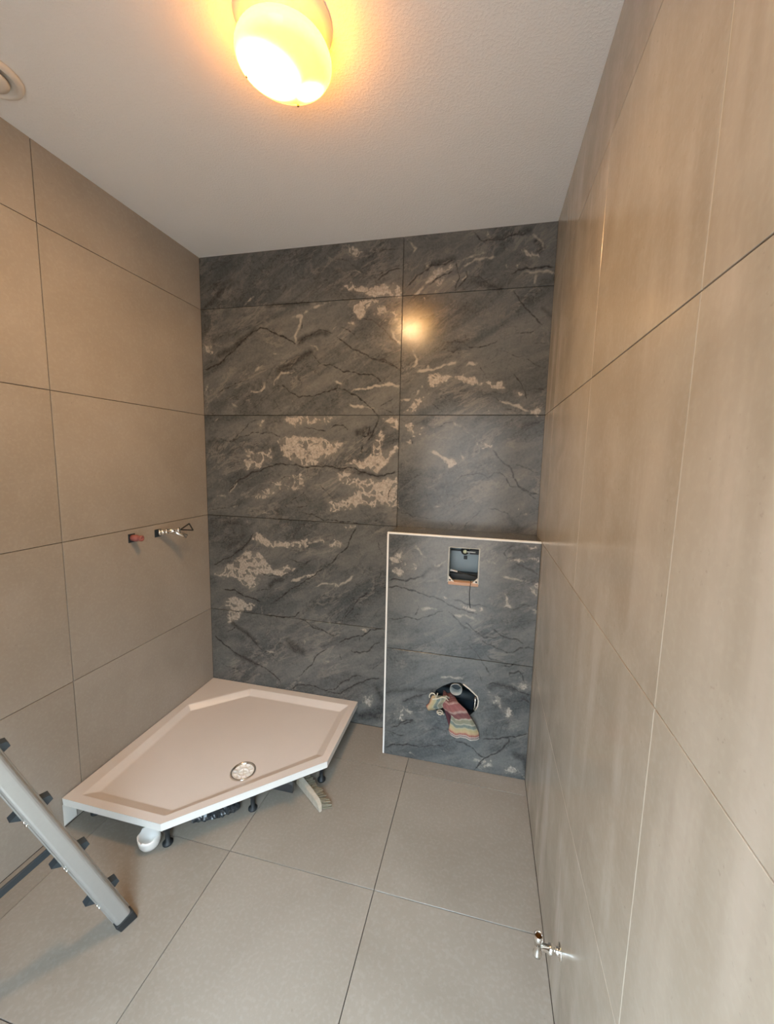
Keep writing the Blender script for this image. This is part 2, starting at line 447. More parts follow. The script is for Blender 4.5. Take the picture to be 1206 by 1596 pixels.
def marble_mat():
    t = NT('grey veined marble porcelain')
    v = t.coords(True)
    vo = t.coords(False)
    at = t.n('Attribute', attribute_name='vein'); sep = t.n('SeparateColor'); t.link(at.outputs['Color'], sep.inputs[0])
    D, L, Cc = sep.outputs[0], sep.outputs[1], sep.outputs[2]
    K = t.n('Attribute', attribute_name='smear').outputs['Fac']
    # flowing, slightly diagonal cloudiness
    rot = t.n('VectorRotate', rotation_type='Y_AXIS', ins={'Vector': v, 'Angle': .5}).outputs[0]
    st = t.n('VectorMath', operation='MULTIPLY', ins={0: rot, 1: (1, 1, 2.6)}).outputs[0]
    cl = t.noise(st, 1.8, 8, .58, .9)
    fib = t.noise(st, 5.5, 9, .62, 1.1)
    fine = t.noise(v, 90.0, 5, .6)
    base = t.mix(t.smooth(cl, .3, .72), (.052, .060, .063), (.142, .146, .140))
    base = t.mix(t.math('MULTIPLY', t.smooth(fib, .5, .75), .5), base, (.19, .185, .172))
    base = t.mix(t.math('MULTIPLY', t.smooth(fib, .5, .30), .35), base, (.042, .048, .052))
    base = t.mix(t.smooth(t.math('ADD', K, t.math('MULTIPLY', t.math('SUBTRACT', fib, .5), .7)), .02, .65, 0, .85), base, (.022, .023, .024))
    # faint background threads
    w = t.n('TexNoise', ins={'Vector': st, 'Scale': 3.2, 'Detail': 6, 'Roughness': .6, 'Distortion': .8}).outputs[0]
    ridge = t.math('ABSOLUTE', t.math('SUBTRACT', w, .5))
    th = t.math('MULTIPLY', t.smooth(ridge, .012, .0), t.smooth(cl, .45, .6))
    base = t.mix(t.math('MULTIPLY', th, .35), base, (.045, .048, .05))
    w2 = t.noise(v, 4.1, 7, .62, 1.0)
    ridge2 = t.math('ABSOLUTE', t.math('SUBTRACT', w2, .52))
    base = t.mix(t.math('MULTIPLY', t.math('MULTIPLY', t.smooth(ridge2, .012, 0), t.smooth(fib, .45, .6)), .30), base, (.26, .245, .22))
    w3 = t.noise(st, 2.4, 9, .68, .5)
    m3 = t.smooth(t.noise(v, 3.3, 4, .55), .42, .6)
    base = t.mix(t.math('MULTIPLY', t.math('MULTIPLY', t.smooth(t.math('ABSOLUTE', t.math('SUBTRACT', w3, .54)), .035, 0), m3), .5), base, (.25, .232, .205))
    w4 = t.noise(st, 3.6, 9, .66, .7)
    base = t.mix(t.math('MULTIPLY', t.math('MULTIPLY', t.smooth(t.math('ABSOLUTE', t.math('SUBTRACT', w4, .5)), .016, 0), t.smooth(cl, .6, .42)), .7), base, (.02, .02, .022))
    # cream breccia patches with grey pebbles
    dv = t.n('VectorMath', operation='ADD', ins={0: v, 1: t.n('VectorMath', operation='SCALE', ins={0: t.n('TexNoise', ins={'Vector': v, 'Scale': 14.0, 'Detail': 3}).outputs[1], 'Scale': .11}).outputs[0]}).outputs[0]
    vor = t.n('TexVoronoi', feature='DISTANCE_TO_EDGE', ins={'Vector': dv, 'Scale': 21.0}).outputs[0]
    cell = t.n('TexVoronoi', feature='F1', ins={'Vector': dv, 'Scale': 21.0}).outputs['Color']
    cs = t.n('SeparateColor'); t.link(cell, cs.inputs[0])
    peb = t.math('MULTIPLY', t.smooth(vor, .08, .16), t.smooth(cs.outputs[0], .30, .42))
    cn = t.noise(v, 22.0, 7, .65, .6)
    cm = t.smooth(t.math('ADD', Cc, t.math('MULTIPLY', t.math('SUBTRACT', cn, .5), 2.8)), .48, .80)
    cream = t.mix(t.smooth(fine, .3, .7), (.29, .26, .22), (.54, .485, .42))
    cm = t.math('MULTIPLY', cm, t.math('SUBTRACT', 1.0, t.math('MULTIPLY', peb, .92)))
    base = t.mix(t.math('MULTIPLY', t.smooth(Cc, .1, .75), .25), base, (.23, .215, .19))
    base = t.mix(t.math('MULTIPLY', cm, .85), base, cream)
    lm = t.smooth(t.math('ADD', L, t.math('MULTIPLY', t.math('SUBTRACT', cn, .5), 2.0)), .35, 1.0)
    base = t.mix(t.math('MULTIPLY', lm, .8), base, (.42, .385, .33))
    dn = t.noise(v, 60.0, 5, .6)
    dm = t.smooth(t.math('ADD', D, t.math('MULTIPLY', t.math('SUBTRACT', dn, .5), 1.3)), .36, .95)
    base = t.mix(t.math('MULTIPLY', dm, .93), base, (.014, .0135, .014))
    base = t.mix(t.math('MULTIPLY', t.smooth(fine, .35, .65), .12), base, (.3, .3, .29))
    t.base(base)
    t.rough(t.smooth(fib, .3, .7, .19, .24))
    t.bump(fib, .05, .001)
    return t.m

def porcelain(name, c1, c2, c3, r0, r1, stain=0.0, mott=.18):
    t = NT(name); v = t.coords(True)
    cl = t.noise(v, 2.0, 5, .55, .5)
    cl2 = t.noise(v, 6.5, 5, .6, .3)
    sp = t.noise(v, 90.0, 2, .5)
    base = t.mix(t.smooth(cl, .3, .7), c1, c2)
    base = t.mix(t.math('MULTIPLY', t.smooth(cl2, .4, .75), mott), base, c3)
    pit = t.math('MULTIPLY', t.smooth(t.noise(v, 110.0, 2, .5), .66, .76), t.smooth(cl2, .45, .6))
    base = t.mix(t.math('MULTIPLY', pit, .35), base, tuple(x*.55 for x in c1))
    base = t.mix(t.math('MULTIPLY', t.smooth(sp, .45, .7), .05), base, (.75, .72, .66))
    if stain:
        # dried cleaning water: pale vertical wipes
        vs = t.n('VectorMath', operation='MULTIPLY', ins={0: t.coords(False), 1: (1, 5.0, .55)}).outputs[0]
        s1 = t.noise(vs, 1.7, 5, .55, 0)
        msk = t.smooth(t.noise(t.coords(False), 1.4, 3, .5), .42, .66)
        f = t.math('MULTIPLY', t.math('MULTIPLY', t.smooth(s1, .45, .68), msk), stain)
        base = t.mix(f, base, (.62, .57, .50))
        rr = t.math('ADD', t.smooth(cl2, .3, .7, r0, r1), t.math('MULTIPLY', f, .03))
    else:
        rr = t.smooth(cl2, .3, .7, r0, r1)
    t.base(base); t.rough(rr); t.bump(cl2, .04, .001)
    return t.m

def plaster_mat():
    t = NT('white dabbed ceiling paint'); v = t.coords(False)
    a = t.noise(v, 130.0, 3, .5); b = t.noise(v, 60.0, 3, .5)
    h = t.math('ADD', t.smooth(a, .45, .62), t.math('MULTIPLY', t.smooth(b, .4, .6), .4))
    t.base(t.mix(t.noise(v, 3.0, 3), (.86, .855, .845), (.89, .885, .875))); t.rough(.7); t.bump(h, .28, .002)
    return t.m

M = dict(
    marble=marble_mat(),
    wall=porcelain('beige concrete look wall tile', (.30, .268, .228), (.35, .318, .275), (.39, .36, .32), .285, .36, 0.0, .3),
    wallr=porcelain('beige concrete look wall tile with wipe marks', (.35, .305, .245), (.42, .38, .315), (.49, .455, .39), .17, .24, .55, .4),
    floor=porcelain('beige floor tile', (.245, .213, .176), (.29, .256, .216), (.32, .29, .25), .285, .38),
    plaster=plaster_mat(),
    joint=simple('open joint', (.035, .028, .022), .9),
    grout=simple('pale grout', (.44, .395, .33), .6),
    acrylic=simple('blush white stone resin', (.67, .60, .54), .32, var=.04, scale=6),
    rimedge=simple('white resin edge', (.84, .84, .80), .4, var=.03),
    white=simple('white plastic', (.78, .77, .74), .35, var=.05),
    trim=simple('white enamelled profile', (.86, .86, .83), .35, var=.03),
    black=simple('black rubber', (.018, .021, .023), .55),
    brownblack=simple('dusty dark plastic', (.05, .042, .038), .6),
    foil=simple('black plastic film', (.03, .034, .038), .25, bump=.4),
    chrome=simple('chrome', (.82, .80, .76), .12, 1.0, var=.05),
    brass=simple('brass thread', (.42, .27, .12), .3, 1.0),
    alu=simple('brushed aluminium', (.50, .505, .49), .40, .65, var=.06, scale=60),
    slate=simple('dark grey painted steel', (.028, .038, .045), .5),
    red=simple('dusty red plastic plug', (.32, .11, .10), .6, var=.25, scale=120),
    bluegrey=simple('blue grey cistern plastic', (.30, .38, .42), .4, var=.1, scale=15),
    peach=simple('raw fibre board edge', (.55, .36, .26), .85, var=.15, scale=90),
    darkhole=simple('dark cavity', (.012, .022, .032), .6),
    pvc=simple('grey pipe ring', (.34, .36, .35), .45),
    wood=simple('worn pale wood', (.42, .38, .31), .75, var=.35, scale=45, bump=.3),
    bristle=simple('dirty bristles', (.24, .21, .15), .9, var=.4, scale=150),
    vent=simple('white enamelled vent', (.70, .66, .60), .4, var=.04),
    rear=simple('taupe painted wall', (.16, .14, .12), .7),
    doorwhite=simple('white door lining', (.75, .74, .70), .5, var=.04),
)

# ------------------------------------------------------------------ object helpers
def link_mesh(name, me, mat, parent=None, smooth=False):
    if mat is not None:
        me.materials.append(mat)
    o = bpy.data.objects.new(name, me); COL.objects.link(o)
    if parent is not None: o.parent = parent
    if smooth:
        for p in me.polygons: p.use_smooth = True
    return o
def bobj(name, bm, mat, parent=None, smooth=False):
    bmesh.ops.recalc_face_normals(bm, faces=bm.faces)
    me = bpy.data.meshes.new(name); bm.to_mesh(me); bm.free()
    return link_mesh(name, me, mat, parent, smooth)
def thing(name, label, cat, loc, group=None):
    o = bpy.data.objects.new(name, None); COL.objects.link(o); o.location = loc; o.empty_display_size = .05
    o['label'] = label; o['category'] = cat; o['kind'] = 'thing'
    if group: o['group'] = group
    return o
def tag(o, label, cat, kind='thing'):
    o['label'] = label; o['category'] = cat; o['kind'] = kind; return o
def add_box(bm, a, b, bevel=0.0, mat=None):
    ax, ay, az = a; bx, by, bz = b
    vs = [bm.verts.new(p) for p in ((ax, ay, az), (bx, ay, az), (bx, by, az), (ax, by, az), (ax, ay, bz), (bx, ay, bz), (bx, by, bz), (ax, by, bz))]
    fs = [bm.faces.new([vs[i] for i in q]) for q in ((0, 3, 2, 1), (4, 5, 6, 7), (0, 1, 5, 4), (1, 2, 6, 5), (2, 3, 7, 6), (3, 0, 4, 7))]
    if mat is not None: bmesh.ops.transform(bm, matrix=mat, verts=vs)
    if bevel:
        es = list({e for f in fs for e in f.edges})
        bmesh.ops.bevel(bm, geom=es, offset=bevel, segments=1 if bevel < .0025 else 2, affect='EDGES', profile=.6)
def frame_mat(origin, xdir, ydir):
    x = Vector(xdir).normalized(); z = x.cross(Vector(ydir)).normalized(); y = z.cross(x)
    return Matrix(((x.x, y.x, z.x, origin[0]), (x.y, y.y, z.y, origin[1]), (x.z, y.z, z.z, origin[2]), (0, 0, 0, 1)))
def add_lathe(bm, prof, mat=Matrix(), seg=32, jag=None):
    rings = []
    for k, (r, z) in enumerate(prof):
        if r <= 1e-6: rings.append([bm.verts.new(mat @ Vector((0, 0, z)))])
        else:
            rings.append([bm.verts.new(mat @ Vector((r*math.cos(2*math.pi*i/seg), r*math.sin(2*math.pi*i/seg), z+(jag(i, k) if jag else 0)))) for i in range(seg)])
    for a, b in zip(rings, rings[1:]):
        for i in range(seg):
            j = (i+1) % seg
            if len(a) == 1 and len(b) == 1: continue
            if len(a) == 1: bm.faces.new((a[0], b[j], b[i]))
            elif len(b) == 1: bm.faces.new((a[i], a[j], b[0]))
            else: bm.faces.new((a[i], a[j], b[j], b[i]))
def add_tube(bm, pts, r, seg=10, cap=True):
    pts = [Vector(p) for p in pts]; rings = []
    t0 = (pts[1]-pts[0]).normalized(); n = t0.orthogonal().normalized()
    for i, p in enumerate(pts):
        t = (pts[min(i+1, len(pts)-1)]-pts[max(i-1, 0)]).normalized()
        n = (n-t*n.dot(t)).normalized(); b = t.cross(n)
        rr = r[i] if isinstance(r, (list, tuple)) else r
        rings.append([bm.verts.new(p+(n*math.cos(2*math.pi*k/seg)+b*math.sin(2*math.pi*k/seg))*rr) for k in range(seg)])
    for a, c in zip(rings, rings[1:]):
        for i in range(seg): bm.faces.new((a[i], a[(i+1) % seg], c[(i+1) % seg], c[i]))
    if cap: bm.faces.new(rings[0][::-1]); bm.faces.new(rings[-1])
ZUP = Matrix()
def axis_mat(origin, d):
    d = Vector(d).normalized(); q = Vector((0, 0, 1)).rotation_difference(d)
    return Matrix.Translation(origin) @ q.to_matrix().to_4x4()

# ------------------------------------------------------------------ the shell
G = .0013     # half a joint
def shell(name, a, b, mat='joint'):
    bm = bmesh.new(); add_box(bm, a, b); o = bobj(name, bm, M[mat]); o['kind'] = 'structure'; return o
wall_back = shell('wall_back', (-.12, .006, -.15), (W+.12, .15, H+.1))
wall_left = shell('wall_left', (-.15, REAR, -.15), (-.006, .006, H+.1))
wall_right = shell('wall_right', (W+.006, REAR, -.15), (W+.15, .006, H+.1))
floor = shell('floor', (-.006, REAR-.1, -.15), (W+.006, .006, -.006))
ceiling = shell('ceiling', (-.006, REAR-.1, H), (W+.006, .006, H+.1), 'plaster')
# wall behind the camera with the doorway the daylight comes through
DX0, DX1, DH = .95, 1.85, 2.1
bm = bmesh.new()
add_box(bm, (-.006, REAR-.1, -.006), (DX0, REAR, H)); add_box(bm, (DX1, REAR-.1, -.006), (W+.006, REAR, H)); add_box(bm, (DX0, REAR-.1, DH), (DX1, REAR, H))
o = bobj('wall_rear', bm, M['rear']); o['kind'] = 'structure'
bm = bmesh.new()
add_box(bm, (DX0, REAR-.1, 0), (DX0+.03, REAR+.012, DH)); add_box(bm, (DX1-.03, REAR-.1, 0), (DX1, REAR+.012, DH)); add_box(bm, (DX0+.03, REAR-.1, DH-.03), (DX1-.03, REAR+.012, DH))
o = bobj('door_1', bm, M['doorwhite']); o['kind'] = 'structure'

def tile_box(name, a, b, mat, parent):
    bm = bmesh.new(); add_box(bm, a, b, .0006); return bobj(name, bm, mat, parent)
ZR = [0, .61, 1.21, 1.81, 2.41, H]
T = .006
yl = [REAR, -2.066, -.866, 0]
for zi in range(5):
    for a, b in zip(yl, yl[1:]):
        z0, z1 = ZR[zi]+G, ZR[zi+1]-(G if zi < 4 else 0)
        tile_box('wall_tile', (-T, a+(G if a > REAR else 0), z0), (0, b-G, z1), M['wall'], wall_left)
for zi in range(5):
    ys = [REAR, -1.4626, -.263, 0]
    if zi in (2, 3): ys = [REAR, -1.4626, -.887, -.263, 0]
    for a, b in zip(ys, ys[1:]):
        z0, z1 = ZR[zi]+G, ZR[zi+1]-(G if zi < 4 else 0)
        tile_box('wall_tile', (W, a+G, z0), (W+T, b-G, z1), M['wallr'], wall_right)
        if a > REAR and zi < 4 and not (a == -.263):
            bm = bmesh.new(); add_box(bm, (W+.0006, a-G, z0), (W+T, a+G, z1)); bobj('grout_line', bm, M['grout'], wall_right)
fx = [0, .134, .734, 1.334, W]; fy = [0, -.291, -.867, -1.44, -2.02, -2.6, REAR-.1]
for xi in range(4):
    for yi in range(6):
        tile_box('floor_tile', (fx[xi]+G, fy[yi+1]+G, -T), (fx[xi+1]-G, fy[yi]-G, 0), M['floor'], floor)

# ------------------------------------------------------------------ veined marble panels
def parse(s):
    out = []
    for l in s.strip().split('\n'):
        t = l.split(); out.append((t[0], float(t[1]), float(t[2]), np.array(list(map(float, t[3:])))/1000))
    return [(k, w/1000, s_, p.reshape(-1, 2)) for k, w, s_, p in out]
def seg_dist(P, A, B):
    d = B-A; L = max(d@d, 1e-12); t = np.clip(((P-A)@d)/L, 0, 1); return np.linalg.norm(P-(A+t[:, None]*d), axis=1)
def inside(P, Q):
    r = np.zeros(len(P), bool); j = len(Q)-1
    for i in range(len(Q)):
        xi, yi = Q[i]; xj, yj = Q[j]
        c = ((yi > P[:, 1]) != (yj > P[:, 1])); den = (yj-yi) if abs(yj-yi) > 1e-9 else 1e-9
        r ^= c & (P[:, 0] < (xj-xi)*(P[:, 1]-yi)/den+xi); j = i
    return r
def fields(P, veins):
    n = len(P); D = np.zeros(n); L = np.zeros(n); C = np.zeros(n); K = np.zeros(n)
    x, z = P[:, 0], P[:, 1]
    Q = np.stack([x+.0028*np.sin(55*z+17*x)+.0017*np.sin(131*z-60*x+1), z+.0028*np.sin(61*x+23*z+2)+.0017*np.sin(143*x+50*z)], 1)
    for k, w, s, p in veins:
        sup = {'d': w*.5+.0065, 'l': w*.5+.013, 'c': .022, 'k': w*1.2+.014}[k]
        lo, hi = p.min(0)-sup, p.max(0)+sup
        idx = np.nonzero((Q[:, 0] > lo[0]) & (Q[:, 0] < hi[0]) & (Q[:, 1] > lo[1]) & (Q[:, 1] < hi[1]))[0]
        if not len(idx): continue
        q = Q[idx]
        if k == 'c':
            pp = np.vstack([p, p[:1]]); dist = np.full(len(q), 1e9)
            for a, b in zip(pp, pp[1:]): dist = np.minimum(dist, seg_dist(q, a, b))
            sd = np.where(inside(q, p), dist, -dist)
            v = s*np.clip(.5+sd/.030, 0, 1); C[idx] = np.maximum(C[idx], v); continue
        dist = np.full(len(q), 1e9)
        for a, b in zip(p, p[1:]): dist = np.minimum(dist, seg_dist(q, a, b))
        if k == 'k':
            K[idx] = np.maximum(K[idx], s*np.clip(1-dist/sup, 0, 1)); continue
        tap = np.clip(1-(dist-w*.22)/(sup-w*.22), 0, 1)
        # taper towards both ends
        e = np.minimum(np.linalg.norm(q-p[0], axis=1), np.linalg.norm(q-p[-1], axis=1))
        v = s*tap*np.clip(.55+e/.05, 0, 1)
        if k == 'd': D[idx] = np.maximum(D[idx], v)
        else: L[idx] = np.maximum(L[idx], v)
    return D, L, C, K
def marble_panel(name, x0, x1, z0, z1, y, veins, parent, holes=(), res=.004, thick=.006):
    e = .0008
    nx = max(2, int(round((x1-x0-2*e)/res))+1); nz = max(2, int(round((z1-z0-2*e)/res))+1)
    xs = np.linspace(x0+e, x1-e, nx); zs = np.linspace(z0+e, z1-e, nz)
    X, Z = np.meshgrid(xs, zs); P = np.stack([X.ravel(), Z.ravel()], 1)
    ii, jj = np.meshgrid(np.arange(nx-1), np.arange(nz-1)); a = (jj*nx+ii).ravel()
    quads = np.stack([a, a+1, a+nx+1, a+nx], 1)
    keep = np.ones(len(quads), bool); Yoff = np.zeros(len(P)); hole_edges = []
    for h in holes:
        h = np.array(h); ins = inside(P, h)
        hp = np.vstack([h, h[:1]])
        k = ~ins[quads].any(1)
        bad = quads[keep & ~k]; keep &= k
        good = quads[keep]
        bv = np.intersect1d(np.unique(bad), np.unique(good))     # rim vertices: slide them onto the outline
        for v in bv:
            best = None
            for A, B in zip(hp, hp[1:]):
                d = B-A; t = np.clip(((P[v]-A)@d)/(d@d), 0, 1); c = A+t*d; dd = np.linalg.norm(P[v]-c)
                if best is None or dd < best[0]: best = (dd, c)
            P[v] = best[1]
    quads = quads[keep]
    n = len(P)
    front = np.column_stack([P[:, 0], np.full(n, y), P[:, 1]])
    loop = list(range(0, nx))+[nx*k+nx-1 for k in range(1, nz)]+[nx*(nz-1)+i for i in range(nx-2, -1, -1)]+[nx*k for k in range(nz-2, 0, -1)]
    rb = front[loop].copy(); rb[:, 0] += np.where(np.isclose(rb[:, 0], xs[0]), -e, 0)+np.where(np.isclose(rb[:, 0], xs[-1]), e, 0)
    rb[:, 2] += np.where(np.isclose(rb[:, 2], zs[0]), -e, 0)+np.where(np.isclose(rb[:, 2], zs[-1]), e, 0)
    r1 = rb.copy(); r1[:, 1] = y+e; r2 = rb.copy(); r2[:, 1] = y+thick
    m = len(loop); V = np.vstack([front, r1, r2])
    F = quads.tolist(); 
    for k in range(m):
        l = (k+1) % m
        F.append([loop[l], loop[k], n+k, n+l]); F.append([n+l, n+k, n+m+k, n+m+l])
    F = [f for f in F]
    me = bpy.data.meshes.new(name); me.from_pydata(V.tolist(), [], F); me.update()
    D, L, C, K = fields(V[:, [0, 2]], veins)
    at = me.attributes.new('vein', 'FLOAT_COLOR', 'POINT')
    at.data.foreach_set('color', np.stack([D, L, C, np.ones_like(D)], 1).astype(np.float32).ravel())
    at = me.attributes.new('smear', 'FLOAT', 'POINT'); at.data.foreach_set('value', K.astype(np.float32))
    return link_mesh(name, me, M['marble'], parent)
WV, BV = parse(WALL_VEINS), parse(BOX_VEINS)
for zi in range(5):
    for a, b in ((0, 1.1951), (1.1951, W)):
        z1 = ZR[zi+1]-(G if zi < 4 else 0)
        marble_panel('marble_tile', a+(G if a else 0), b-(G if a == 0 else 0), ZR[zi]+G, z1, 0.0, WV, wall_back, res=.004 if not (a and zi < 2) else .02)

# ------------------------------------------------------------------ boxed-in cistern
BX, BY, BZ = 1.1906, -.1953, 1.2133
FL = [(1.503, .983), (1.647, .983), (1.647, 1.158), (1.503, 1.158)]
WC = [(1.466, .30), (1.452, .36), (1.466, .410), (1.50, .437), (1.542, .462), (1.585, .468), (1.63, .442), (1.673, .409), (1.681, .36), (1.672, .335), (1.64, .30), (1.55, .285)]
box = thing('cistern_boxing', 'half height boxing clad in grey veined marble tiles with white edge profiles', 'boxing', (BX, BY, 0))
def B(o):
    o.matrix_parent_inverse = Matrix.Translation((-BX, -BY, 0)); return o
B(marble_panel('marble_tile', BX+.008, W-.001, .603, BZ-.008, BY, BV, box, holes=[FL], thick=.012))
B(marble_panel('marble_tile', BX+.008, W-.001, .0015, .6, BY, BV, box, holes=[WC], thick=.012))
bm = bmesh.new(); add_box(bm, (BX+.01, BY+.008, BZ-.012), (W-.001, -.001, BZ-.001), .0008); o = B(bobj('top_tile', bm, M['marble'], box))
bm = bmesh.new(); add_box(bm, (BX+.0005, BY+.011, .0015), (BX+.010, -.001, BZ-.0125), .0008); o = B(bobj('side_tile', bm, M['marble'], box))
bm = bmesh.new(); add_box(bm, (BX, BY-.0012, BZ-.009), (W-.0005, BY+.008, BZ+.001), .0015); B(bobj('edge_profile', bm, M['trim'], box))
bm = bmesh.new(); add_box(bm, (BX-.001, BY-.0012, .0005), (BX+.008, BY+.009, BZ-.009), .0015); B(bobj('edge_profile', bm, M['trim'], box))
# flush opening
fx0, fx1, fz0, fz1 = 1.503, 1.647, .983, 1.158
bm = bmesh.new(); y0, y1 = BY+.002, BY+.115; w = .004
add_box(bm, (fx0-w, y0, fz0-w), (fx0, y1, fz1+w)); add_box(bm, (fx1, y0, fz0-w), (fx1+w, y1, fz1+w))
add_box(bm, (fx0, y0, fz1), (fx1, y1, fz1+w)); add_box(bm, (fx0, y0, fz0-w), (fx1, y1, fz0)); add_box(bm, (fx0-w, y1, fz0-w), (fx1+w, y1+w, fz1+w))
rec = B(bobj('flush_recess', bm, M['bluegrey'], box))
def sub(name, bm, mat, par, smooth=False):
    o = bobj(name, bm, mat, par, smooth)
    return o
bm = bmesh.new()
for (a, b) in (((fx0-.0045, fz0), (fx0+.003, fz1)), ((fx1-.003, fz0), (fx1+.0045, fz1))): add_box(bm, (a[0], BY-.0015, a[1]), (b[0], BY+.01, b[1]), .0008)
add_box(bm, (fx0-.0045, BY-.0015, fz1-.001), (fx1+.0045, BY+.01, fz1+.003), .0008)
sub('mounting_frame', bm, simple('pale grey frame plastic', (.42, .44, .42), .5), rec)
bm = bmesh.new(); add_box(bm, (fx0+.001, BY-.003, fz0-.011), (fx1+.002, BY+.03, fz0+.005), .0015); sub('board_edge', bm, M['peach'], rec)
for sx, xx in ((1, fx0), (-1, fx1)):   # corner lugs with a screw hole
    bm = bmesh.new()
    vs = [(xx, fz0+.004), (xx+sx*.030, fz0+.004), (xx, fz0+.034)]
    a = [bm.verts.new((p[0], BY-.001, p[1])) for p in vs]; b = [bm.verts.new((p[0], BY+.006, p[1])) for p in vs]
    bm.faces.new(a); bm.faces.new(b[::-1])
    for k in range(3): bm.faces.new((a[k], a[(k+1) % 3], b[(k+1) % 3], b[k]))
    sub('corner_lug', bm, M['vent'], rec)
    bm = bmesh.new(); add_lathe(bm, [(0, 0), (.0045, 0), (.0045, .002), (0, .002)], axis_mat((xx+sx*.0085, BY-.001, fz0+.0125), (0, -1, 0)), 14); sub('screw_hole', bm, M['darkhole'], rec)
bm = bmesh.new(); add_lathe(bm, [(0, 0), (.018, 0), (.020, .006), (.020, .016), (0, .016)], axis_mat((1.577, BY+.055, 1.137), (0, -1, 0)), 28); sub('valve_housing', bm, M['black'], rec, True)
bm = bmesh.new(); add_lathe(bm, [(0, 0), (.009, 0), (.0095, .004), (.004, .0055), (0, .003)], axis_mat((1.577, BY+.039, 1.134), (0, -1, 0)), 20); sub('valve_nut', bm, simple('cream plastic', (.75, .74, .48), .5), rec, True)
bm = bmesh.new(); add_box(bm, (1.60, BY+.035, 1.122), (1.6465, BY+.055, 1.146), .002); sub('valve_arm', bm, M['black'], rec)
bm = bmesh.new(); add_tube(bm, [(1.588, BY+.033, 1.134), (1.628, BY+.033, 1.134)], .0035); sub('valve_pin', bm, M['white'], rec, True)
bm = bmesh.new(); add_tube(bm, [(1.506, BY+.04, 1.034), (1.64, BY+.04, 1.012)], .0028); sub('lever_rod', bm, M['black'], rec, True)
bm = bmesh.new(); add_tube(bm, [(1.507, BY+.035, 1.036), (1.522, BY+.035, 1.034), (1.545, BY+.035, 1.030)], [.0065, .0045, .004]); sub('rod_clip', bm, M['white'], rec, True)
bm = bmesh.new(); add_box(bm, (fx0, BY+.06, fz0), (fx1, y1-.001, 1.012), .003); sub('lower_shelf', bm, M['slate'], rec)
bm = bmesh.new(); add_box(bm, (fx0, BY+.09, 1.122), (fx1, y1-.001, 1.125)); sub('ledge', bm, M['slate'], rec)
bm = bmesh.new(); add_box(bm, (1.569, y1-.006, 1.077), (1.587, y1-.001, 1.095), .001); sub('square_boss', bm, M['slate'], rec)
bm = bmesh.new(); add_tube(bm, [(1.612, BY+.02, .992), (1.612, BY-.005, .985), (1.609, BY-.006, .94), (1.611, BY-.005, .90), (1.616, BY-.004, .862)], .0016, 6); sub('hanging_wire', bm, M['black'], rec, True)
# lower opening for the pan connections
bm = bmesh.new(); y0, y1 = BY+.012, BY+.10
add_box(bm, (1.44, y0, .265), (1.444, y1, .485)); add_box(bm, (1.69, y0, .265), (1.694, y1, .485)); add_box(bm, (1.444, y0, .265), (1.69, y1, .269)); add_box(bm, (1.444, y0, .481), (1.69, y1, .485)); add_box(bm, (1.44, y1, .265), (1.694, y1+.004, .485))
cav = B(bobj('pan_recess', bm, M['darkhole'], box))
bm = bmesh.new(); add_lathe(bm, [(.029, 0), (.029, .07), (.031, .072), (.031, .078), (.0285, .078), (.0265, .02), (.0265, .02)], axis_mat((1.566, BY+.07, .431), (0, -1, 0)), 32); sub('flush_pipe', bm, M['pvc'], cav, True)
bm = bmesh.new(); add_lathe(bm, [(.0272, .03), (.010, .034), (0, .030)], axis_mat((1.566, BY+.07, .431), (0, -1, 0)), 24); sub('pipe_dark_inside', bm, M['slate'], cav, True)  # dark disc standing in for the shade inside the pipe
bm = bmesh.new(); add_tube(bm, [(1.45, BY+.05, .385), (1.687, BY+.05, .372)], .022, 14); sub('cross_tube', bm, M['slate'], cav, True)
bm = bmesh.new()
pts = [(1.60, .463), (1.635, .440), (1.672, .408), (1.679, .385), (1.677, .357), (1.664, .330)]
add_tube(bm, [(x, BY-.001, z) for x, z in pts], .0036, 8); sub('foam_seal', bm, M['vent'], cav, True)
bm = bmesh.new(); add_tube(bm, [(1.664, BY+.008, .400), (1.662, BY+.006, .345), (1.656, BY+.006, .325)], .0045, 8)
for z in (.39, .375, .36, .345, .332): add_lathe(bm, [(.006, 0), (.006, .004)], axis_mat((1.662, BY+.007, z), (0, 0, 1)), 10)
sub('threaded_rod', bm, M['chrome'], cav, True)

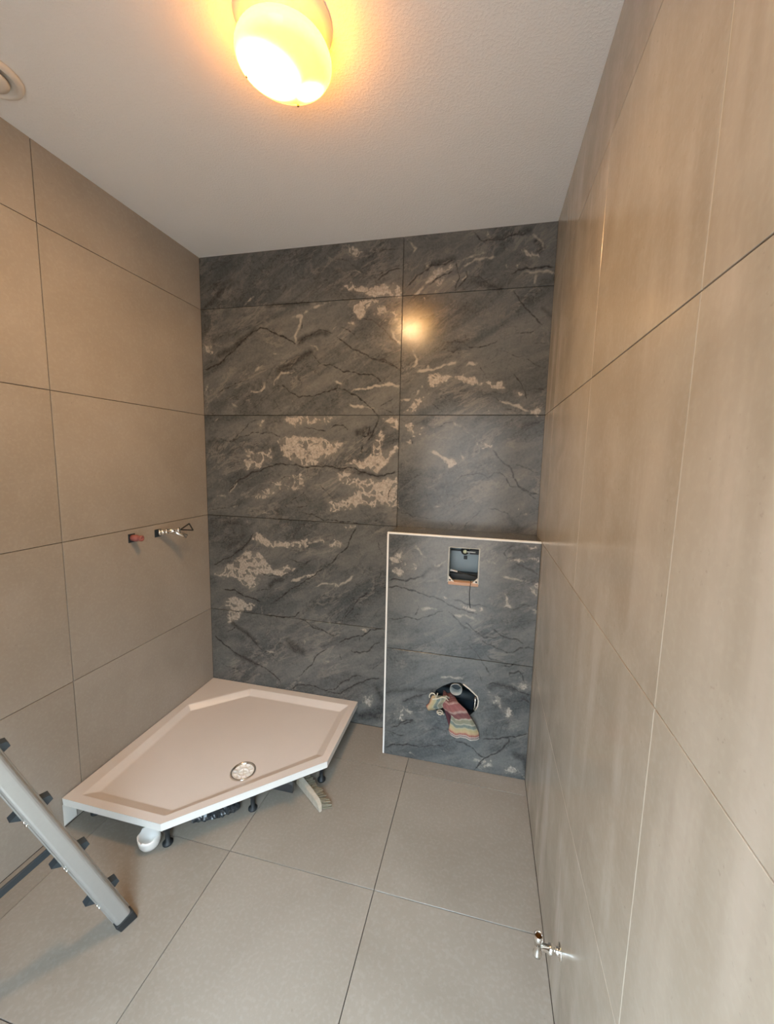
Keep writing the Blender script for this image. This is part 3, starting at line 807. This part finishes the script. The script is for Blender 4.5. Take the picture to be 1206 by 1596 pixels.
# ------------------------------------------------------------------ towel stuffed in the lower opening
def towel_mat():
    t = NT('checked towel weave')
    uv = t.n('Attribute', attribute_name='weave'); s = t.n('SeparateColor'); t.link(uv.outputs['Color'], s.inputs[0])
    U, Vv = s.outputs[0], s.outputs[1]
    r = t.n('ValToRGB'); t.link(Vv, r.inputs[0]); cr = r.color_ramp; cr.interpolation = 'LINEAR'
    st = [(0, (.16, .04, .05)), (.10, (.22, .07, .08)), (.13, (.62, .42, .40)), (.16, (.36, .11, .12)), (.30, (.42, .14, .14)), (.33, (.66, .50, .46)), (.36, (.24, .06, .08)), (.43, (.27, .09, .09)), (.455, (.70, .68, .58)),
          (.48, (.34, .37, .26)), (.56, (.32, .36, .28)), (.585, (.66, .66, .56)), (.61, (.20, .29, .28)), (.67, (.22, .31, .29)), (.70, (.62, .62, .44)), (.75, (.66, .58, .30)), (.79, (.74, .60, .36)), (.84, (.72, .50, .30)), (.865, (.55, .20, .16)), (.90, (.45, .16, .15)), (.915, (.78, .74, .68)), (.935, (.38, .28, .29)), (.965, (.33, .30, .32)), (.98, (.80, .78, .72))]
    e = cr.elements; e[0].position = 0; e[0].color = (*st[0][1], 1); e[1].position = 1; e[1].color = (.8, .78, .72, 1)
    for p, c in st[1:]:
        k = e.new(p); k.color = (*c, 1)
    # pale warp threads across the stripes
    w = t.math('PINGPONG', t.math('MULTIPLY', U, 17.0), .5)
    lines = t.math('MULTIPLY', t.smooth(w, .36, .48), .38)
    w2 = t.math('PINGPONG', t.math('MULTIPLY', Vv, 42.0), .5)
    c = t.mix(lines, r.outputs[0], (.74, .70, .62))
    c = t.mix(t.math('MULTIPLY', t.smooth(w2, .3, .48), .18), c, (.72, .66, .58))
    c = t.mix(1.0, c, (.62, .60, .58), 'MULTIPLY')
    t.base(c); t.rough(.95)
    t.bump(t.math('ADD', w, w2), .4, .001)
    return t.m
M['towel'] = towel_mat()
tw = thing('kitchen_towel', 'striped and checked red, green and yellow towel stuffed in the lower boxing opening', 'towel', (1.56, BY-.02, .30))
def Tw(o): o.matrix_parent_inverse = Matrix.Translation((-1.56, -(BY-.02), -.30)); return o
def cloth(name, fn, nu, nv, mat, vr=(0, 1), ur=(0, 1)):
    vs, cols, fs = [], [], []
    for j in range(nv+1):
        for i in range(nu+1):
            u, v = i/nu, j/nv; vs.append(fn(u, v)); cols += [ur[0]+(ur[1]-ur[0])*u, vr[0]+(vr[1]-vr[0])*v, 0, 1]
    for j in range(nv):
        for i in range(nu): a = j*(nu+1)+i; fs.append((a, a+1, a+nu+2, a+nu+1))
    me = bpy.data.meshes.new(name); me.from_pydata(vs, [], fs); me.update()
    at = me.attributes.new('weave', 'FLOAT_COLOR', 'POINT'); at.data.foreach_set('color', cols)
    o = link_mesh(name, me, mat, tw, True); Tw(o)
    s = o.modifiers.new('thick', 'SOLIDIFY'); s.thickness = .0022; s.offset = 0
    return o
def lerp(a, b, t): return a+(b-a)*t
def pw(tab, v):
    for (a, x), (b, y) in zip(tab, tab[1:]):
        if v <= b: return lerp(x, y, (v-a)/(b-a)) if b > a else y
    return tab[-1][1]
Lx = [(0, 1.500), (.15, 1.503), (.30, 1.508), (.44, 1.548), (.5, 1.549), (.7, 1.545), (.9, 1.540), (1, 1.545)]
Rx = [(0, 1.548), (.15, 1.590), (.30, 1.622), (.44, 1.650), (.6, 1.672), (.8, 1.688), (1, 1.693)]
Lz = [(0, .394), (.15, .370), (.30, .335), (.44, .298), (1, .206)]
Rz = [(0, .388), (.15, .376), (.30, .352), (.44, .303), (.6, .270), (1, .203)]
def skirt(u, v):
    x = lerp(pw(Lx, v), pw(Rx, v), u); z = lerp(pw(Lz, v), pw(Rz, v), u)+.004*math.sin(u*9+v*3)
    fold = .0055*math.sin(u*11+2.1*v+1)*(.35+.65*v)+.0018*math.sin(u*29-3*v)
    y = BY-.022-.020*math.sin(math.pi*min(1, u))*(.5+.5*v)-.012*v+fold
    if v < .12: y += (.12-v)*.45
    if v < .44: y -= .012*math.sin(v/.44*math.pi)
    return (x, min(y, BY-.004) if v > .12 else y, z)
cloth('hanging_end', skirt, 48, 56, M['towel'])
def tail(u, v):
    x = lerp(lerp(1.512, 1.546, v), lerp(1.55, 1.575, v), u); z = lerp(.318, .212, v)
    return (x, BY-.010-.006*math.sin(u*7)-.004*v, z)
cloth('inner_fold', tail, 10, 16, simple('plum cloth', (.10, .030, .042), .95, bump=.2), )
def bunch(u, v):    # gathered end folded back out to the left
    th = u*2*math.pi
    cx = lerp(1.438, 1.520, v); cz = lerp(.345, .372, v)
    r = .040*(1-.32*v)*(1+.10*math.sin(5*th+6*v)+.05*math.sin(9*th)); 
    if v < .12: r *= .45+.55*v/.12
    z = cz+r*math.sin(th)*1.0; y = BY-.026+r*.50*math.cos(th)
    x = cx+.012*math.sin(th+1)+.004*math.sin(3*th)
    return (x, min(y, BY-.003), z)
cloth('folded_end', bunch, 48, 26, M['towel'], vr=(.88, .45), ur=(0, 1.6))
bm = bmesh.new()
def ring(cx, cz, r, y, rad, sq=1.0, a0=0, a1=2*math.pi, n=20):
    add_tube(bm, [(cx+r*math.cos(a0+(a1-a0)*k/n), y+.003*math.sin(3*k), cz+r*sq*math.sin(a0+(a1-a0)*k/n)) for k in range(n+1)], rad, 7)
ring(1.492, .310, .014, BY-.030, .0028, .9)
ring(1.452, .388, .016, BY-.030, .0030, 1.2, -.3, 3.6)
add_tube(bm, [(1.448, BY-.03, .372), (1.460, BY-.045, .386), (1.478, BY-.045, .391), (1.500, BY-.040, .400), (1.520, BY-.03, .392), (1.532, BY-.028, .376)], .0032, 7)
add_tube(bm, [(1.470, BY-.03, .384), (1.474, BY-.034, .400), (1.477, BY-.03, .412)], .0025, 7)
add_tube(bm, [(1.478, BY-.048, .318), (1.495, BY-.05, .324), (1.515, BY-.046, .312)], .003, 7)
Tw(bobj('piped_hem', bm, simple('off white hem', (.62, .58, .48), .9), tw, True))

# ------------------------------------------------------------------ shower tray
tray = thing('shower_tray', 'five sided blush white shower tray on feet in the left corner, not yet plumbed in', 'shower tray', (.5, -.5, 0))
def Tr(o): o.matrix_parent_inverse = Matrix.Translation((-.5, .5, 0)); return o
ZT, TH = .142, .034
O = [(.003, -.004), (.985, -.004), (.992, -.485), (.490, -.951), (.006, -.953)]
I = [(.051, -.284), (.302, -.049), (.945, -.049), (.957, -.456), (.478, -.917), (.070, -.919)]
Bt = [(.078, -.300), (.314, -.084), (.902, -.086), (.912, -.430), (.470, -.868), (.100, -.868)]
ZB = .1165
DR = (.626, -.612)
bm = bmesh.new()
o1 = [bm.verts.new((x, y, ZT)) for x, y in O]; i1 = [bm.verts.new((x, y, ZT)) for x, y in I]; b1 = [bm.verts.new((x, y, ZB)) for x, y in Bt]
for q in ((o1[0], o1[1], i1[2], i1[1]), (o1[0], i1[1], i1[0]), (o1[1], o1[2], i1[3], i1[2]), (o1[2], o1[3], i1[4], i1[3]), (o1[3], o1[4], i1[5], i1[4]), (o1[4], o1[0], i1[0], i1[5])): bm.faces.new(q)
for k in range(6): bm.faces.new((i1[k], i1[(k+1) % 6], b1[(k+1) % 6], b1[k]))
NH = 36
hv = [bm.verts.new((DR[0]+.057*math.cos(2*math.pi*k/NH), DR[1]+.057*math.sin(2*math.pi*k/NH), ZB)) for k in range(NH)]
ed = [bm.edges.new((hv[k], hv[(k+1) % NH])) for k in range(NH)]
oe = [bm.edges.get((b1[k], b1[(k+1) % 6])) for k in range(6)]
bmesh.ops.triangle_fill(bm, use_beauty=True, use_dissolve=False, edges=ed+oe)
hv2 = [bm.verts.new((v.co.x, v.co.y, ZB-.012)) for v in hv]
for k in range(NH): bm.faces.new((hv[k], hv[(k+1) % NH], hv2[(k+1) % NH], hv2[k]))
basin = Tr(bobj('basin', bm, M['acrylic'], tray))
bv = basin.modifiers.new('soft', 'BEVEL'); bv.width = .004; bv.segments = 3; bv.limit_method = 'ANGLE'; bv.angle_limit = .2
bm = bmesh.new()
ot = [bm.verts.new((x, y, ZT-.0005)) for x, y in O]; ob = [bm.verts.new((x*.998+.001, y*.998, ZT-TH)) for x, y in O]
for k in range(5): bm.faces.new((ot[k], ob[k], ob[(k+1) % 5], ot[(k+1) % 5]))
bm.faces.new(ob)
Tr(bobj('outer_edge', bm, M['rimedge'], tray))
# drain
bm = bmesh.new(); dm = Matrix.Translation((DR[0], DR[1], ZB))
add_lathe(bm, [(.0565, -.010), (.0565, .0015), (.0545, .0035), (.050, .0025), (.0465, -.003), (.046, -.010)], dm, 40)
drain = Tr(bobj('drain', bm, M['chrome'], tray, True))
bm = bmesh.new(); add_lathe(bm, [(.047, -.002), (.036, -.009), (.030, -.0085), (.027, -.004), (.020, -.004), (.017, -.010), (.017, -.0105)], dm, 36); sub('drain_cup', bm, M['white'], drain, True)
bm = bmesh.new(); add_lathe(bm, [(.0175, -.0105), (.0, -.0105)], dm, 20); sub('waste_hole', bm, M['darkhole'], drain)
bm = bmesh.new()
for a in (.5, .5+math.pi/2): add_box(bm, (-.019, -.0016, -.009), (.019, .0016, -.004), 0, dm @ Matrix.Rotation(a, 4, 'Z'))
sub('cross_bar', bm, M['vent'], drain)
bm = bmesh.new()
for k in range(10):
    a = 2*math.pi*k/10; add_box(bm, (.030, -.0022, -.008), (.044, .0022, -.0015), 0, dm @ Matrix.Rotation(a, 4, 'Z'))
sub('drain_ribs', bm, M['vent'], drain)
bm = bmesh.new(); add_lathe(bm, [(0, 0), (.008, 0), (.008, .004), (0, .005)], Matrix.Translation((DR[0]-.038, DR[1]-.008, ZB-.002)), 14); sub('drain_screw', bm, M['white'], drain, True)
# feet, side flange, dark frame below
for x, y in ((.470, -.900), (.712, -.672), (.945, -.445), (.06, -.86), (.90, -.08), (.08, -.10), (.5, -.45)):
    bm = bmesh.new()
    add_lathe(bm, [(0, 0), (.020, 0), (.020, .006), (.009, .010), (.009, .060), (.016, .064), (.016, ZT-TH-.001), (0, ZT-TH-.001)], Matrix.Translation((x, y, .0005)), 18)
    f = Tr(bobj('foot', bm, M['black'], tray, True))
for a, b in (((.10, -.62), (.88, -.60)), ((.20, -.30), (.92, -.28)), ((.10, -.80), (.46, -.79))):
    bm = bmesh.new(); add_box(bm, (a[0], a[1], .066), (b[0], b[1], ZT-TH-.001), .002); Tr(bobj('cross_beam', bm, M['foil'], tray))
bm = bmesh.new(); add_box(bm, (.0035, -.952, .012), (.006, -.90, ZT-TH), 0); Tr(bobj('wall_flange', bm, M['rimedge'], tray))

# crumpled film on the floor below the tray
def crumple(name, pts, r, label, cat, mat):
    bm = bmesh.new(); n = 34; seg = 14; rings = []
    P0 = [Vector(p) for p in pts]
    for i in range(n+1):
        f = i/n*(len(P0)-1); k = min(int(f), len(P0)-2); p = P0[k].lerp(P0[k+1], f-k)
        t = (P0[k+1]-P0[k]).normalized(); s = Vector((-t.y, t.x, 0)); rr = r*(.25+.75*math.sin(math.pi*min(max(i/n, .03), .97))**.5)
        rings.append([])
        for j in range(seg):
            a = 2*math.pi*j/seg; q = rr*(1+.45*mnoise.noise(Vector((i*.45, j*.9, 3))))
            v = p+s*math.cos(a)*q*1.3+Vector((0, 0, 1))*math.sin(a)*q
            v.z = max(v.z, .0012); rings[-1].append(bm.verts.new(v))
    for a, b in zip(rings, rings[1:]):
        for j in range(seg): bm.faces.new((a[j], a[(j+1) % seg], b[(j+1) % seg], b[j]))
    bm.faces.new(rings[0]); bm.faces.new(rings[-1])
    return tag(bobj(name, bm, mat, None), label, cat)
crumple('plastic_film', [(.50, -.80, .016), (.56, -.755, .020), (.62, -.715, .022), (.66, -.69, .02)], .021, 'crumpled black plastic film lying on the floor under the shower tray', 'plastic film', M['foil'])

# white torn cup by the front foot of the tray
cupo = thing('plastic_cup', 'small white plastic cup with a torn rim beside the front tray foot', 'cup', (.415, -.925, 0))
bm = bmesh.new()
jr = [random.uniform(-.006, .006) for _ in range(28)]
add_lathe(bm, [(0, .004), (.020, .004), (.034, .014), (.040, .030), (.041, .050), (.040, .066), (.0375, .066), (.0375, .05), (.036, .03), (.03, .017), (.018, .009), (0, .009)], Matrix.Rotation(math.radians(9), 4, 'X'), 28, jag=lambda i, k: jr[i] if k in (5, 6) else 0)
zmin = min(v.co.z for v in bm.verts)
for v in bm.verts: v.co.z -= zmin-.0008
bobj('cup_wall', bm, M['white'], cupo, True)

# ------------------------------------------------------------------ hand brush on the floor
br = thing('scrubbing_brush', 'worn pale wooden scrubbing brush lying on its side by the shower tray', 'brush', (.93, -.57, 0))
A, Bp = Vector((.838, -.500, .004)), Vector((1.012, -.622, .004))
ax = (Bp-A); L_ = ax.length; axn = ax.normalized(); side = Vector((-axn.y, axn.x, 0))*1.0   # bristles point to the right, away from the camera
if side.y < 0: side = -side
mb = frame_mat((A.x, A.y, .0005), axn, side)
bm = bmesh.new()
prof = [(0, .30), (.03, .75), (.10, 1), (.55, 1), (.85, .9), (.96, .62), (1, .25)]
rows = []
for t_, k in prof:
    w2 = .019*k; rows.append([bm.verts.new(mb @ Vector((t_*L_, -.006*(1-k)*0+ .0, .003))), bm.verts.new(mb @ Vector((t_*L_, .0, .003+.040*k))), bm.verts.new(mb @ Vector((t_*L_, .010+w2*.6, .006+.040*k))), bm.verts.new(mb @ Vector((t_*L_, .010+w2*.6, .003)))])
for a, b in zip(rows, rows[1:]):
    for j in range(4): bm.faces.new((a[j], a[(j+1) % 4], b[(j+1) % 4], b[j]))
bm.faces.new(rows[0]); bm.faces.new(rows[-1])
bmesh.ops.bevel(bm, geom=list(bm.edges), offset=.0018, segments=1, affect='EDGES')
o = bobj('brush_back', bm, M['wood'], br); o.matrix_parent_inverse = Matrix.Translation((-.93, .57, 0))
bm = bmesh.new(); random.seed(3)
for r_ in range(22):
    for c_ in range(5):
        t_ = .05+.90*r_/21; ln = random.uniform(.034, .046)*(1 if t_ < .8 else .9); z = .006+c_*.008
        p = Vector((t_*L_, .018, z)); e_ = Vector((t_*L_+random.uniform(-.006, .010)+(.012 if t_ > .8 else 0), .018+ln, max(.002, z*.75+random.uniform(-.004, .004))))
        w_ = .0022
        q = [bm.verts.new(mb @ (p+Vector(d))) for d in ((-w_, 0, -w_), (w_, 0, -w_), (w_, 0, w_), (-w_, 0, w_))]; q2 = [bm.verts.new(mb @ (e_+Vector(d))) for d in ((-w_*1.3, 0, -w_*.8), (w_*1.3, 0, -w_*.8), (w_*1.3, 0, w_), (-w_*1.3, 0, w_))]
        bm.faces.new(q2)
        for k in range(4): bm.faces.new((q[k], q[(k+1) % 4], q2[(k+1) % 4], q2[k]))
zmin = min(v.co.z for v in bm.verts)
o = bobj('bristles', bm, M['bristle'], br); o['kind'] = 'stuff'; o.matrix_parent_inverse = Matrix.Translation((-.93, .57, 0))

# ------------------------------------------------------------------ taps on the left wall
tp = thing('tap', 'chrome tap with a black triangular handle on the left wall above the tray', 'tap', (0, -.385, 1.166))
bm = bmesh.new(); add_box(bm, (.0003, -.024, -.022), (.003, .018, .018), .0008); bobj('wall_cutout', bm, M['darkhole'], tp)
bm = bmesh.new(); add_lathe(bm, [(0, 0), (.017, 0), (.017, .010), (.014, .012), (.0135, .03), (.016, .032), (.016, .042), (.0125, .044), (.0125, .085), (.015, .087), (.0135, .100), (0, .102)], axis_mat((.003, 0, 0), (.8, .62, .10)), 24)
bobj('tap_body', bm, M['chrome'], tp, True)
bm = bmesh.new(); add_tube(bm, [(.045, .034, .005), (.075, .062, -.012), (.098, .088, -.030)], [.013, .012, .011], 14); bobj('spout', bm, M['chrome'], tp, True)
bm = bmesh.new(); hp = [Vector(p) for p in ((.082, .062, .010), (.088, .122, .034), (.094, .142, -.006), (.082, .062, .010))]
for a, b in zip(hp, hp[1:]): add_tube(bm, [a, b], .0036, 7)
bobj('handle', bm, M['black'], tp)
rp = thing('pipe_plug', 'small red plastic plug in the left wall beside the tap', 'plug', (0, -.545, 1.168))
bm = bmesh.new(); add_box(bm, (.0003, -.020, -.022), (.003, .018, .020), .0008); bobj('wall_cutout', bm, M['darkhole'], rp)
bm = bmesh.new(); add_lathe(bm, [(0, 0), (.016, 0), (.016, .026), (.012, .030), (.012, .040), (.014, .042), (.014, .052), (.007, .053), (.007, .046), (0, .046)], axis_mat((.003, 0, 0), (1, .15, -.02)), 20)
bobj('plug_body', bm, M['red'], rp, True)

# ------------------------------------------------------------------ angle valve on the right wall
av = thing('angle_valve', 'chrome angle valve with an open end low on the right wall', 'valve', (W, -1.08, .239))
bm = bmesh.new(); add_lathe(bm, [(0, .0003), (.020, .0003), (.019, .004), (.012, .006), (.0095, .008), (.0095, .018), (.013, .020), (.013, .032), (.0095, .034), (.0095, .052), (0, .052)], axis_mat((0, 0, 0), (-1, 0, 0)), 24)
bobj('valve_stem', bm, M['chrome'], av, True)
bm = bmesh.new(); add_lathe(bm, [(.0, -.030), (.011, -.030), (.012, -.022), (.009, -.018), (.0095, .016), (.0125, .018), (.0125, .034), (.0105, .036), (.0085, .034), (.0085, .006), (0, .006)], Matrix.Translation((-.060, 0, 0)), 24)
bobj('valve_body', bm, M['chrome'], av, True)
bm = bmesh.new(); add_lathe(bm, [(.0083, .030), (.0083, .008), (0, .008)], Matrix.Translation((-.060, 0, 0)), 20); bobj('valve_bore', bm, M['brass'], av, True)

# ------------------------------------------------------------------ lamp on the ceiling
lp = thing('ceiling_lamp', 'glowing round opal glass lamp fixed to the ceiling', 'lamp', (1.09, -1.03, H))
bm = bmesh.new(); add_lathe(bm, [(0, -.0005), (.122, -.0005), (.124, -.006), (.116, -.022), (.098, -.042), (.088, -.060), (0, -.060)], Matrix(), 56); bobj('lamp_base', bm, M['white'], lp, True)
def glow():
    t = NT('glowing opal glass'); tc = t.n('TexCoord').outputs['Object']
    def blob(c, r0, r1):
        d = t.n('VectorMath', operation='DISTANCE', ins={0: tc, 1: c}).outputs['Value']; return t.smooth(d, r0, r1, 1, 0)
    b = blob((-.045, -.005, -.118), .02, .115)
    b2 = blob((.04, .07, -.11), .0, .07)
    k = t.math('MAXIMUM', b, t.math('MULTIPLY', b2, .6))
    k3 = t.math('POWER', k, 3.0)
    col = t.mix(t.math('POWER', k, 1.5), (1.0, .50, .022), (1.0, .61, .33))
    sz = t.n('SeparateXYZ'); t.link(tc, sz.inputs[0]); face = t.smooth(sz.outputs[2], -.112, -.094, 1, 0)
    col = t.mix(face, (1.0, .34, .02), col)
    st = t.math('MULTIPLY_ADD', k3, LAMP_CORE, LAMP_FACE)
    st = t.math('ADD', t.math('MULTIPLY', face, st), t.math('MULTIPLY', t.math('SUBTRACT', 1.0, face), LAMP_SIDE))
    t.base((.8, .75, .6)); t.link(col, t.b.inputs['Emission Color']); t.link(st, t.b.inputs['Emission Strength']); t.rough(.15)
    return t.m
LAMP_CORE, LAMP_FACE, LAMP_SIDE = 560.0, 4.0, 15.0
bm = bmesh.new(); add_lathe(bm, [(.085, -.056), (.108, -.064), (.118, -.073), (.1225, -.084), (.1225, -.092), (.118, -.100), (.100, -.110), (.075, -.118), (.045, -.123), (0, -.125)], Matrix(), 64); sh = bobj('glass_shade', bm, glow(), lp, True)
for a in (math.radians(180), math.radians(98)):
    bm = bmesh.new(); add_lathe(bm, [(0, -.002), (.003, -.002), (.003, .002), (0, .003)], axis_mat((.110*math.cos(a), .110*math.sin(a), -.107), (0, 0, -1)), 10); bobj('shade_screw', bm, M['brass'], lp, True)

# ------------------------------------------------------------------ round vent on the ceiling
vt = thing('ceiling_vent', 'round white ventilation valve on the ceiling by the left wall', 'vent', (.152, -1.088, H))
bm = bmesh.new(); add_lathe(bm, [(.0, -.0005), (.082, -.0005), (.086, -.006), (.083, -.014), (.074, -.019), (.066, -.016), (.062, -.006), (0, -.006)], Matrix(), 48); bobj('vent_ring', bm, M['vent'], vt, True)
bm = bmesh.new(); add_lathe(bm, [(.0, -.012), (.046, -.012), (.052, -.016), (.050, -.022), (.035, -.026), (0, -.027)], Matrix(), 40); bobj('vent_disc', bm, M['vent'], vt, True)
bm = bmesh.new(); add_lathe(bm, [(0, -.006), (.008, -.006), (.008, -.012), (0, -.012)], Matrix(), 12); bobj('vent_spindle', bm, M['brownblack'], vt, True)

# ------------------------------------------------------------------ stepladder at the left
F0 = Vector((.552, -1.166, 0))
an = math.radians(22); Dv = Vector((math.sin(an), math.cos(an), 0)); Sv = Vector((math.cos(an), -math.sin(an), 0))   # tread depth, towards the camera side
ln = math.radians(19.4); Up = (-Dv*math.sin(ln)+Vector((0, 0, 1))*math.cos(ln)).normalized()
ld = thing('stepladder', 'aluminium stepladder with black plastic step brackets standing by the shower tray', 'ladder', F0)
def box_on(name, mat, p, xd, yd, a, b, bev, par):
    bm = bmesh.new(); add_box(bm, a, b, bev, frame_mat(p, xd, yd)); return bobj(name, bm, mat, par)
RW = .046
fm_ = frame_mat((0, 0, 0), Up, Sv)
# front rail: rounded box section
bm = bmesh.new(); add_box(bm, (.030, -.013, -RW/2), (1.80, .013, RW/2), 0, fm_)
bmesh.ops.bevel(bm, geom=[e for e in bm.edges if e.calc_length() > 1], offset=.011, segments=4, affect='EDGES', profile=.5)
bobj('rail', bm, M['alu'], ld, False)
for s_ in (-1, 1):
    bm = bmesh.new(); add_box(bm, (.034, -.016, s_*(RW/2)-.004), (1.79, -.010, s_*(RW/2)+.004), .0015, fm_); bobj('rail_lip', bm, M['alu'], ld)
bm = bmesh.new(); add_box(bm, (-.004, -.017, -RW/2-.004), (.036, .017, RW/2+.004), .004, fm_)
for v in bm.verts: v.co.z = max(v.co.z, .0005)
bobj('rubber_foot', bm, M['black'], ld)
for L0 in (.172, .385, .612, .84, 1.07, 1.30, 1.53):
    c = Up*L0-Sv*.022
    bm = bmesh.new(); hw, hh = .047, .017
    pf = [(-hw, -.004), (-hw+.022, -hh), (hw-.020, -hh), (hw, -.002), (hw-.006, hh*.8), (-hw+.030, hh)]
    a = [bm.verts.new(c+Dv*x+Vector((0, 0, 1))*z+Sv*.010) for x, z in pf]; b = [bm.verts.new(c+Dv*x+Vector((0, 0, 1))*z-Sv*.016) for x, z in pf]
    bm.faces.new(a); bm.faces.new(b[::-1])
    for k in range(6): bm.faces.new((a[k], a[(k+1) % 6], b[(k+1) % 6], b[k]))
    bobj('step_bracket', bm, M['slate'], ld)
    for q in (-.007, .007):
        bm = bmesh.new(); add_lathe(bm, [(0, .004), (.003, .003), (.0042, 0)], axis_mat(Up*(L0+q-.022)-Dv*(RW/2+.003)+Sv*.004, Sv), 10); bobj('rivet', bm, M['chrome'], ld, True)
# spreader struts and the rear leg
st1 = Up*.44-Sv*.030
box_on('spreader', M['slate'], st1, Vector((-.02, -1, 0)), Sv, (0, -.004, -.012), (.62, .004, .012), .002, ld)
rl = Up*1.75-Sv*.03; rf = Vector((rl.x-.05, rl.y-.62, .0)); 
bm = bmesh.new(); dd = (rf-rl); add_box(bm, (0, -.012, -.022), (dd.length-.03, .012, .022), .004, frame_mat(rl, dd, Sv)); bobj('rear_leg', bm, M['alu'], ld)
bm = bmesh.new(); add_box(bm, (-.04, -.03, -.045), (.06, .02, .045), .008, frame_mat(Up*1.79-Sv*.01, Up, Sv)); bobj('hinge_cap', bm, M['black'], ld)
bm = bmesh.new(); add_box(bm, (-.016, -.02, 0), (.016, .02, .036), .003, Matrix.Translation(rf)); bobj('rubber_foot', bm, M['black'], ld)
